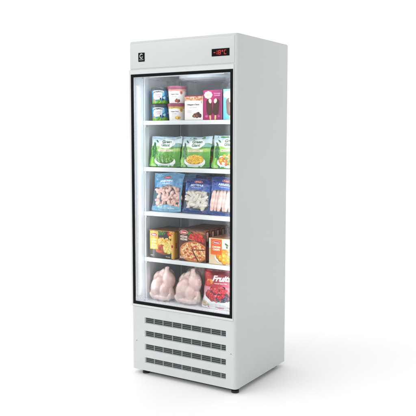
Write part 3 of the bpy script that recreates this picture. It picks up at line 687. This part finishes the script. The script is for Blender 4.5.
# ------------------------------------------------------------------ products
def mk_carton(name, me, x, y, z, label, cat, group=None, rz=0):
    o = raw(name, me, M['carton']); o.data.polygons.foreach_set('use_smooth', [False]*len(o.data.polygons))
    place(o, x, y, z, rz); tag(o, label, cat, group); return o
def mk_tub(x, y, z, me, lidm, hb, r, label, group, rz=0, name='ice_cream_tub'):
    t = empty(name, (x,y,z)); t.rotation_euler.z = rz; raw('cup', me, M['tub'], t)
    bm = bmesh.new(); lathe(bm, 0, 0, [(r+.0005,hb-.008),(r+.003,hb-.008),(r+.0033,hb+.006),(r+.0022,hb+.0085),(r-.003,hb+.0088),(r-.005,hb+.0068)], 48)
    me2 = bpy.data.meshes.new('lid'); bm.to_mesh(me2); bm.free(); L = raw('lid', me2, lidm, t); autosmooth(L); tag(t, label, 'ice cream tub', group); return t
ROWG = 'tubs of ice cream on the top shelf'
blue = tub_mesh(.0475, .053, .0875, art_blue_tub()); choc = tub_mesh(.0475, .0545, .0905, art_cream_tub(0)); van = tub_mesh(.0475,.0545,.0905, art_cream_tub(1))
zs1 = zb(SH[0])
for zz, w in ((0,'lower'),(.1005,'upper')):
    mk_tub(.1165, .153, zs1+.001+zz, blue, M['lid_dark'], .0875, .053, f'{w} of the two stacked blue dark-lidded tubs at the front left of the top shelf', ROWG, rz=.42)
    mk_tub(.1165+.012, .275, zs1+.001+zz, blue, M['lid_dark'], .0875, .053, f'{w} blue dark-lidded tub mostly hidden behind the front blue tub on the top shelf', ROWG, rz=.5)
mk_tub(.240, .153, zs1+.001, van, M['lid_wine'], .0905, .0545, 'white and gold vanilla ice cream tub with wine-red lid, underneath the chocolate one', ROWG, rz=.40)
mk_tub(.240, .153, zs1+.1015, choc, M['lid_wine'], .0905, .0545, 'white and pink chocolate ice cream tub with wine-red lid, stacked on the vanilla one', ROWG, rz=.40)
cc = carton_mesh(.126,.142,.085, art_cream_carton(), topc=(150,44,80), leftc=(226,222,220)); mk_carton('ice_cream_carton', cc, .389, .102, zs1+.001, 'white and cream ice cream carton with chocolate pieces and a wine-red top edge', 'carton')
mg = carton_mesh(.124,.168,.09, art_magenta(), topc=(150,40,100)); mk_carton('ice_cream_box', mg, .5165, .101, zs1+.001, 'magenta box showing two chocolate ice cream bars', 'carton', 'ice cream bar boxes on the top shelf')
sb = carton_mesh(.110,.170,.09, art_skyblue(), topc=(120,190,215)); mk_carton('ice_cream_box', sb, .6415, .101, zs1+.001, 'light blue ice cream bar box to the right of the magenta box', 'carton', 'ice cream bar boxes on the top shelf')

VG = 'vegetable bags on the second shelf'; zs2 = zb(SH[1])
def mk_bag(name, me, x, y, z, rx, rz, label, cat, group, mat='bag'):
    o = raw(name, me, M[mat]); place(o, x, y, z, rz, rx); tag(o, label, cat, group); return o
pe = bag_mesh(.222,.185,.052, art_veg('p'), 1, (70,150,60)); co_ = bag_mesh(.218,.185,.052, art_veg('c'), 2, (70,150,60)); mxv = bag_mesh(.212,.193,.052, art_veg('m'), 3, (70,150,60))
LEAN = -math.radians(11)
mk_bag('vegetable_bag', pe, .160, .128, zs2+.0015, LEAN, .03, 'green bag of frozen peas, leftmost at the front of the second shelf', 'frozen vegetables', VG)
mk_bag('vegetable_bag', co_, .371, .131, zs2+.0015, LEAN*1.12, -.035, 'green bag of frozen yellow sweetcorn in the middle of the second shelf', 'frozen vegetables', VG)
mk_bag('vegetable_bag', mxv, .598, .128, zs2+.0015, LEAN, .02, 'green bag of mixed orange and yellow vegetables cut off by the right door trim', 'frozen vegetables', VG)
for m_, x, lb_ in ((pe,.180,'second green pea bag standing behind the front pea bag'),(co_,.395,'second green sweetcorn bag standing behind the front sweetcorn bag'),(mxv,.612,'second mixed vegetable bag standing behind the front mixed bag')):
    mk_bag('vegetable_bag', m_, x, .205, zs2+.0015, LEAN, .05, lb_, 'frozen vegetables', VG)

# ---- seafood bags with real pieces inside a clear window
def tube_mesh(pts, rad, seg=8, sub=1):
    bm = bmesh.new(); rings = []; k = len(pts); P = [Vector(p) for p in pts]
    for i, p in enumerate(P):
        t = (P[min(i+1,k-1)]-P[max(i-1,0)]).normalized(); up = Vector((0,1,0)); a = t.cross(up).normalized(); b = a.cross(t)
        rings.append([bm.verts.new(p+(a*math.cos(2*math.pi*j/seg)+b*math.sin(2*math.pi*j/seg))*rad[i]) for j in range(seg)])
    for a, b in zip(rings, rings[1:]):
        for j in range(seg): bm.faces.new((a[j],a[(j+1)%seg],b[(j+1)%seg],b[j]))
    bm.faces.new(rings[0][::-1]); bm.faces.new(rings[-1]); bmesh.ops.recalc_face_normals(bm, faces=bm.faces)
    me = bpy.data.meshes.new('piece'); bm.to_mesh(me); bm.free(); return me
def shrimp_mesh(r=.019, th=.0112, seed=0):
    q = random.Random(seed); pts = []; rad = []; k = 17; sweep = q.uniform(3.3,4.1)
    for i in range(k):
        t = i/(k-1); a = -.6+sweep*t; rr = r*(1-.22*t); seg_ = 1+.09*math.cos(t*2*math.pi*6)
        pts.append((rr*math.cos(a), .002*math.sin(a*2), rr*math.sin(a))); rad.append(th*seg_*(.62+.38*math.sin(math.pi*min(1,(t+.12)*1.15)**.8)) if t < .86 else th*(.55 if t < .93 else .75))
    return tube_mesh(pts, rad, 10)
def squid_mesh(L=.066, th=.0145, seed=0):
    q = random.Random(seed); b = q.uniform(-.4,.4); pts=[]; rad=[]
    for i in range(11):
        t = i/10; pts.append(((t-.5)*L, .003*math.sin(t*5), b*L*(t-.5)**2*2)); rad.append(th*max(.15, math.sin(math.pi*(.08+t*.84))**.55)*(1-.25*t))
    return tube_mesh(pts, rad, 10)
SM = [shrimp_mesh(seed=i, r=.0175+.0015*(i%3)) for i in range(4)]; QM = [squid_mesh(seed=i, L=.064+.01*(i%3)) for i in range(4)]
FM = [tube_mesh([(0,.002*math.sin(i*1.1+s), (i/12-.5)*.148) for i in range(13)], [.0135*max(.3,math.sin(math.pi*(.06+i/12*.88))**.4)*(1+.06*math.sin(i*2.3+s)) for i in range(13)], 10) for s in range(3)]
MM = [squid_mesh(seed=9+i, L=.036, th=.012) for i in range(3)]
def fill(bag, kind, w, z0, z1, pitch, mats, seed):
    q = random.Random(seed); lib = {'shrimp':SM,'squid_piece':QM,'fish_fillet':FM,'mussel':MM}[kind]
    for me in lib:
        if not len(me.materials): me.materials.append(mats)
    if kind == 'fish_fillet':
        k = int(w/pitch)
        for i in range(k):
            o = raw(kind, lib[i%len(lib)], mats, bag); o.location = (-w/2+pitch*(i+.5), -.004+.004*(i%2), (z0+z1)/2); o.rotation_euler = (0, q.uniform(-.07,.07)+.06, q.uniform(-.3,.3)); o.scale = (1.12, .8, (z1-z0)/.148*.98)
        return
    MG = .024 if kind == 'squid_piece' else .012
    rows = int((z1-z0)/pitch)+1
    for r in range(rows):
        z = z0+(z1-z0)*(r+.0)/max(1,rows-1); cols = int(w/pitch)+(r%2)
        for i in range(cols):
            x = -w/2+(w)*(i+.5)/cols+q.uniform(-.004,.004)
            for layer in (0,1):
                o = raw(kind, q.choice(lib), mats, bag)
                o.location = (x+layer*pitch*.5, (-.005 if layer == 0 else .006)+q.uniform(-.002,.002), z+q.uniform(-.005,.005)-layer*pitch*.35)
                if abs(o.location.x) > w/2-MG: o.location.x = math.copysign(w/2-MG, o.location.x)
                o.location.z = min(max(o.location.z, z0), z1)
                o.scale = (1, .7, 1); ex_ = 1-.35*abs(o.location.x)/(w/2); o.location.y *= ex_
                if kind == 'shrimp': o.rotation_euler = (q.uniform(-.25,.25), q.random()*6.28, q.uniform(-.25,.25))
                else: o.rotation_euler = (q.uniform(-.3,.3), q.uniform(-1.3,1.3) if kind == 'squid_piece' else q.random()*6.28, q.uniform(-.4,.4))
SG = 'seafood bags on the third shelf'; zs3 = zb(SH[2])
LB = -math.radians(10)
sA = bag_mesh(.212,.236,.066, art_shrimp_bag(), 4, (120,176,208)); sB = bag_mesh(.196,.208,.066, art_navy_bag('s'), 5, (40,64,120)); sC = bag_mesh(.200,.222,.064, art_navy_bag('f'), 6, (50,70,130))
a = mk_bag('seafood_bag', sA, .170, .130, zs3+.0015, LB, .02, 'light blue bag of pink shrimps, leftmost at the front of the third shelf', 'frozen seafood', SG, 'clearbag'); fill(a, 'shrimp', .172, .054, .146, .0320, M['shrimp'], 3)
b = mk_bag('seafood_bag', sB, .383, .130, zs3+.0015, LB*1.15, -.03, 'navy bag of white squid pieces in the middle of the third shelf', 'frozen seafood', SG, 'clearbag'); fill(b, 'squid_piece', .152, .050, .126, .0300, M['squid'], 4)
c = mk_bag('seafood_bag', sC, .578, .124, zs3+.0015, LB, .03, 'navy bag of long pale pink fish strips beside the right door trim', 'frozen seafood', SG, 'clearbag'); fill(c, 'fish_fillet', .176, .022, .150, .0235, M['fish'], 5)
sA2 = bag_mesh(.195,.232,.050, art_shrimp_bag(), 7, (120,176,208)); sB2 = bag_mesh(.192,.222,.050, art_navy_bag('s'), 8, (40,64,120))
a = mk_bag('seafood_bag', sA2, .222, .205, zs3+.0015, LB, .06, 'light blue bag of dark brown mussels behind the shrimp bag', 'frozen seafood', SG, 'clearbag'); fill(a, 'mussel', .150, .040, .140, .030, M['mussel'], 6)
b = mk_bag('seafood_bag', sB2, .410, .205, zs3+.0015, LB, .04, 'navy bag of brown mussels directly behind the squid bag', 'frozen seafood', SG, 'clearbag'); fill(b, 'mussel', .150, .040, .130, .030, M['mussel'], 7)
c = mk_bag('seafood_bag', sB2.copy(), .455, .285, zs3+.0015, LB, .02, 'rearmost navy seafood bag seen between the two front navy bags', 'frozen seafood', SG, 'clearbag'); fill(c, 'squid_piece', .140, .040, .124, .036, M['squid'], 8)

# ---- fourth shelf
zs4 = zb(SH[3]); din = carton_mesh(.186,.170,.044, art_dinner(), art_yellow_side(), (128,92,62), leftc=(90,70,50)); piz = carton_mesh(.188,.192,.044, art_pizza(), art_pizza_side(), (122,78,58)); nug = carton_mesh(.192,.154,.046, art_nuggets(), None, (170,120,84))
OR = ['front', 'second', 'third', 'fourth', 'fifth']
for i in range(4): mk_carton('ready_meal_box', din, .155+.001*(i%2), .102+.053*i, zs4+.001, 'yellow and black boxed ready meal at the front left of the fourth shelf' if i == 0 else f'{OR[i]} yellow ready meal box counted back from the front left one', 'food box', 'yellow ready meal boxes', .0+.01*(i%2))
for i in range(5): mk_carton('pizza_box', piz, .3745+.002*(i%2), .102+.058*i, zs4+.001, 'dark red pizza box with a sliced pizza at the front of the fourth shelf' if i == 0 else f'{OR[i]} dark red pizza box counted back from the front pizza box', 'food box', 'pizza boxes', -.008*(i%2))
for i in range(4): mk_carton('nugget_box', nug, .588+.002*(i%2), .102+.055*i, zs4+.001, 'low white and orange box of golden nuggets at the front by the right door trim' if i == 0 else f'{OR[i]} orange nugget box counted back from the front nugget box', 'food box', 'nugget boxes', .006*(i%2))

# ---- chickens: one continuous remeshed body each
def chicken_mesh(seed):
    bm = bmesh.new()
    def el(c, r, rot=(0,0,0)):
        from mathutils import Euler
        mt = Matrix.Translation(c)@Euler(rot).to_matrix().to_4x4()@Matrix.Diagonal((*r,1)); bmesh.ops.create_icosphere(bm, subdivisions=3, radius=1, matrix=mt)
    el((-.006,.006,.072),(.072,.066,.072)); el((.004,.008,.130),(.056,.056,.062),(0,.2,0)); el((.018,.010,.166),(.040,.042,.036))
    el((-.030,-.026,.088),(.052,.050,.082),(.18,.42,0)); el((.022,-.026,.074),(.040,.046,.060),(.15,.15,0))       # breast halves
    el((.050,-.026,.140),(.037,.042,.058),(.2,-.12,0)); el((.050,-.040,.184),(.0155,.016,.036),(.25,-.25,0)); el((.047,-.046,.211),(.0115,.012,.016),(0,-.2,0)); el((.053,-.048,.221),(.009,.009,.0085)); el((.042,-.048,.220),(.007,.008,.007))      # thigh, drumstick, knuckle
    el((-.046,.004,.140),(.034,.040,.050),(.2,.5,0)); el((-.006,-.018,.182),(.016,.017,.036),(.1,.95,0)); el((.024,-.030,.196),(.011,.011,.014))
    el((.068,-.024,.060),(.016,.024,.042),(.1,-.2,0)); el((.062,-.044,.034),(.0135,.017,.032),(.35,.55,0))      # wing
    el((-.074,-.018,.056),(.018,.028,.042),(.1,.35,0)); el((-.066,-.042,.030),(.0135,.017,.030),(.3,-.6,0))
    el((-.002,-.004,.026),(.080,.066,.027))
    me = bpy.data.meshes.new('c'); bm.to_mesh(me); bm.free(); o = bpy.data.objects.new('c', me); COL.objects.link(o)
    md = o.modifiers.new('r','REMESH'); md.mode = 'VOXEL'; md.voxel_size = .0024; s_ = o.modifiers.new('s','SMOOTH'); s_.factor = .6; s_.iterations = 7
    dg = bpy.context.evaluated_depsgraph_get(); dg.update(); m2 = bpy.data.meshes.new_from_object(o.evaluated_get(dg)); bpy.data.objects.remove(o)
    K = len(m2.vertices); co = np.empty(K*3, np.float32); no = np.empty(K*3, np.float32); m2.vertices.foreach_get('co', co); m2.vertices.foreach_get('normal', no)
    co = co.reshape(-1,3); no = no.reshape(-1,3)
    wv = np.array([noise.noise((x*24+seed*5, y*24, z*11))*.0030+noise.noise((x*80+z*46+seed, y*60, z*18-x*18))*.0013 for x, y, z in co.tolist()], np.float32)
    co = co+no*wv[:,None]; co[:,2] = np.maximum(co[:,2], .001); m2.vertices.foreach_set('co', co.ravel())
    m2.update(); return m2
_wr = {}
def wrap_mesh(me):
    if me.name in _wr: return _wr[me.name]
    o = bpy.data.objects.new('c', me.copy()); COL.objects.link(o)
    md = o.modifiers.new('r','REMESH'); md.mode = 'VOXEL'; md.voxel_size = .005; s_ = o.modifiers.new('s','SMOOTH'); s_.factor = .9; s_.iterations = 9
    dg = bpy.context.evaluated_depsgraph_get(); dg.update(); m2 = bpy.data.meshes.new_from_object(o.evaluated_get(dg)); bpy.data.objects.remove(o)
    K = len(m2.vertices); co = np.empty(K*3, np.float32); no = np.empty(K*3, np.float32); m2.vertices.foreach_get('co', co); m2.vertices.foreach_get('normal', no)
    co = co.reshape(-1,3); no = no.reshape(-1,3); tp = np.array((.050,-.046,.215))
    wv = []
    for p in co.tolist():
        d = Vector(p)-Vector(tp); a = math.atan2(d.x, -d.y+.02); wv.append(.0062+.0022*math.sin(a*17+noise.noise((p[0]*20,p[1]*20,p[2]*20))*4)*min(1,.05/(d.length+.01))+noise.noise((p[0]*60+p[2]*40,p[1]*60,p[2]*20))*.002)
    co = co+no*np.array(wv, np.float32)[:,None]; co[:,2] = np.maximum(co[:,2], .0004); m2.vertices.foreach_set('co', co.ravel())
    m2.materials.clear(); m2.materials.append(M['wrap']); m2.update(); _wr[me.name] = m2; return m2
m, n, l, p = nt('shrink_wrap'); p.inputs['Base Color'].default_value = (.9,.92,.93,1); p.inputs['Roughness'].default_value = .12; p.inputs['Alpha'].default_value = .13; p.inputs['Specular IOR Level'].default_value = 1.0
p.inputs['Coat Weight'].default_value = 1; tc = n.new('ShaderNodeTexCoord'); mp = n.new('ShaderNodeMapping'); mp.inputs['Rotation'].default_value = (0,.6,0); mp.inputs['Scale'].default_value = (75,45,13); nz = n.new('ShaderNodeTexNoise'); nz.inputs['Scale'].default_value = 1; nz.inputs['Detail'].default_value = 3
l.new(tc.outputs['Object'], mp.inputs[0]); l.new(mp.outputs[0], nz.inputs['Vector']); bp = n.new('ShaderNodeBump'); bp.inputs['Distance'].default_value = .011; l.new(nz.outputs['Fac'], bp.inputs['Height']); bp.inputs['Strength'].default_value = 1.0
o_ = n['Material Output']; tr = n.new('ShaderNodeBsdfTransparent'); tr.inputs[0].default_value = (1,1,1,1); gl = n.new('ShaderNodeBsdfGlossy'); gl.inputs['Roughness'].default_value = .14; lw = n.new('ShaderNodeLayerWeight'); lw.inputs[0].default_value = .5; pw = n.new('ShaderNodeMath'); pw.operation = 'POWER'; pw.inputs[1].default_value = 3; fr = n.new('ShaderNodeMath'); fr.operation = 'MULTIPLY_ADD'; fr.inputs[1].default_value = .34; fr.inputs[2].default_value = .08; l.new(lw.outputs['Facing'], pw.inputs[0]); l.new(pw.outputs[0], fr.inputs[0])
ms = n.new('ShaderNodeMixShader'); l.new(bp.outputs[0], gl.inputs['Normal']); l.new(bp.outputs[0], lw.inputs['Normal']); l.new(fr.outputs[0], ms.inputs[0]); l.new(tr.outputs[0], ms.inputs[1]); l.new(gl.outputs[0], ms.inputs[2]); l.new(ms.outputs[0], o_.inputs[0]); n.remove(p); M['wrap'] = m
CG = 'whole chickens on the cabinet floor'; zf = zb(.4045)
ch = [chicken_mesh(1), chicken_mesh(2)]
for me, x, y, rz, s_, lb_ in ((ch[0],.128,.172,.05,.97,'whole raw plucked chicken at the bottom left corner of the cabinet'),(ch[1],.318,.176,.0,1.0,'whole raw chicken in the middle, between the left chicken and the berry bag'),(ch[0],.262,.345,.3,1.02,'third raw chicken sitting further back between the two front chickens')):
    o = raw('whole_chicken', me, M['chicken']); place(o, x, y, zf, rz); o.scale = (s_,)*3; tag(o, lb_, 'chicken', CG)
    raw('plastic_wrap', wrap_mesh(me), M['wrap'], o)
be = bag_mesh(.240,.232,.060, art_berries(), 9, (180,60,90)); mk_bag('berry_bag', be, .545, .132, zf+.0015, LB, .02, 'red and pink bag of frozen berries in the bottom right corner', 'frozen fruit', 'berry bags')
mk_bag('berry_bag', be, .560, .222, zf+.0015, LB, .05, 'second berry bag hidden behind the front berry bag', 'frozen fruit', 'berry bags')

# ------------------------------------------------------------------ light
w = bpy.data.worlds.new('World'); SC.world = w; w.use_nodes = True; n = w.node_tree.nodes; l = w.node_tree.links; bg = n['Background']
tc = n.new('ShaderNodeTexCoord'); sx = n.new('ShaderNodeSeparateXYZ'); l.new(tc.outputs['Generated'], sx.inputs[0])
def lobe(d, p, s_):
    dv = Vector(d).normalized(); dt = n.new('ShaderNodeVectorMath'); dt.operation = 'DOT_PRODUCT'; dt.inputs[1].default_value = dv; l.new(tc.outputs['Generated'], dt.inputs[0])
    return mth('MULTIPLY', mth('POWER', mth('MAXIMUM', dt.outputs['Value'], 0), p), s_)
up = mth('MULTIPLY', mth('MAXIMUM', sx.outputs[2], 0), .22)
val = mth('ADD', 1.0, up); val = mth('ADD', val, lobe((-.55,-.75,.9), 14, KEY := 2.1))
val = mth('SUBTRACT', val, lobe((1,-.05,.25), 1.6, .56)); val = mth('SUBTRACT', val, lobe((-.1,-1,.05), 3, .08))
val = mth('MAXIMUM', val, .1)
cb = n.new('ShaderNodeCombineXYZ'); l.new(val, cb.inputs[0]); l.new(val, cb.inputs[1]); l.new(val, cb.inputs[2]); l.new(cb.outputs[0], bg.inputs[0]); bg.inputs[1].default_value = 1.0
ld = bpy.data.lights.new('interior_lamp_light', 'AREA'); ld.shape = 'RECTANGLE'; ld.size = .5; ld.size_y = .02; ld.energy = .55; ld.color = (.92,.97,1)
lo = bpy.data.objects.new('interior_lamp_light', ld); COL.objects.link(lo); lo.location = (.37,.050,zb(1.7525)); lo.rotation_euler = (math.radians(18),0,0)

l3 = bpy.data.lights.new('left_fill_light', 'AREA'); l3.shape = 'RECTANGLE'; l3.size = .014; l3.size_y = 1.25; l3.energy = 1.3; l3.color = (.92,.96,1)  # fill light and bar added on the left to brighten the interior
lo = bpy.data.objects.new('left_fill_light', l3); COL.objects.link(lo); lo.location = (.0400,.033,zb(1.08)); lo.rotation_euler = Vector((-.55,-.83,0)).to_track_quat('Z','Y').to_euler()
add('side_fill_bar', bx(.0337,.0375,.0225,.040,zb(.45),zb(1.71), bev=.001), M['lamp'], fridge)
# added fill light on the right inner side, unseen behind the door trim
l2 = bpy.data.lights.new('side_fill_light', 'AREA'); l2.shape = 'RECTANGLE'; l2.size = .02; l2.size_y = 1.25; l2.energy = 3.6; l2.color = (.94,.98,1)
lo = bpy.data.objects.new('side_fill_light', l2); COL.objects.link(lo); lo.location = (.6985,.042,zb(1.08)); lo.rotation_euler = Vector((.76,-.65,0)).to_track_quat('Z','Y').to_euler()
add('side_fill_bar', bx(.6990,.7040,.030,.052,zb(.45),zb(1.71), bev=.001), M['lamp'], fridge)
# ------------------------------------------------------------------ camera
cd = bpy.data.cameras.new('camera'); cam = bpy.data.objects.new('camera', cd); COL.objects.link(cam); SC.camera = cam
cd.sensor_width = 36; cd.lens = 711.755/416*36; cd.clip_start = .05; cd.clip_end = 2000
yaw, pit = -.56121, -.10123; cam.location = (2.65487, -3.34792, 1.41503+G)
cam.rotation_euler = (math.pi/2+pit, 0, -yaw)
vs_ = SC.view_settings; SC.display_settings.display_device = 'sRGB'; vs_.view_transform = 'Standard'; vs_.look = 'None'; vs_.exposure = 0; vs_.gamma = 1
SC.cycles.max_bounces = 10; SC.cycles.transparent_max_bounces = 16; SC.cycles.use_denoising = True
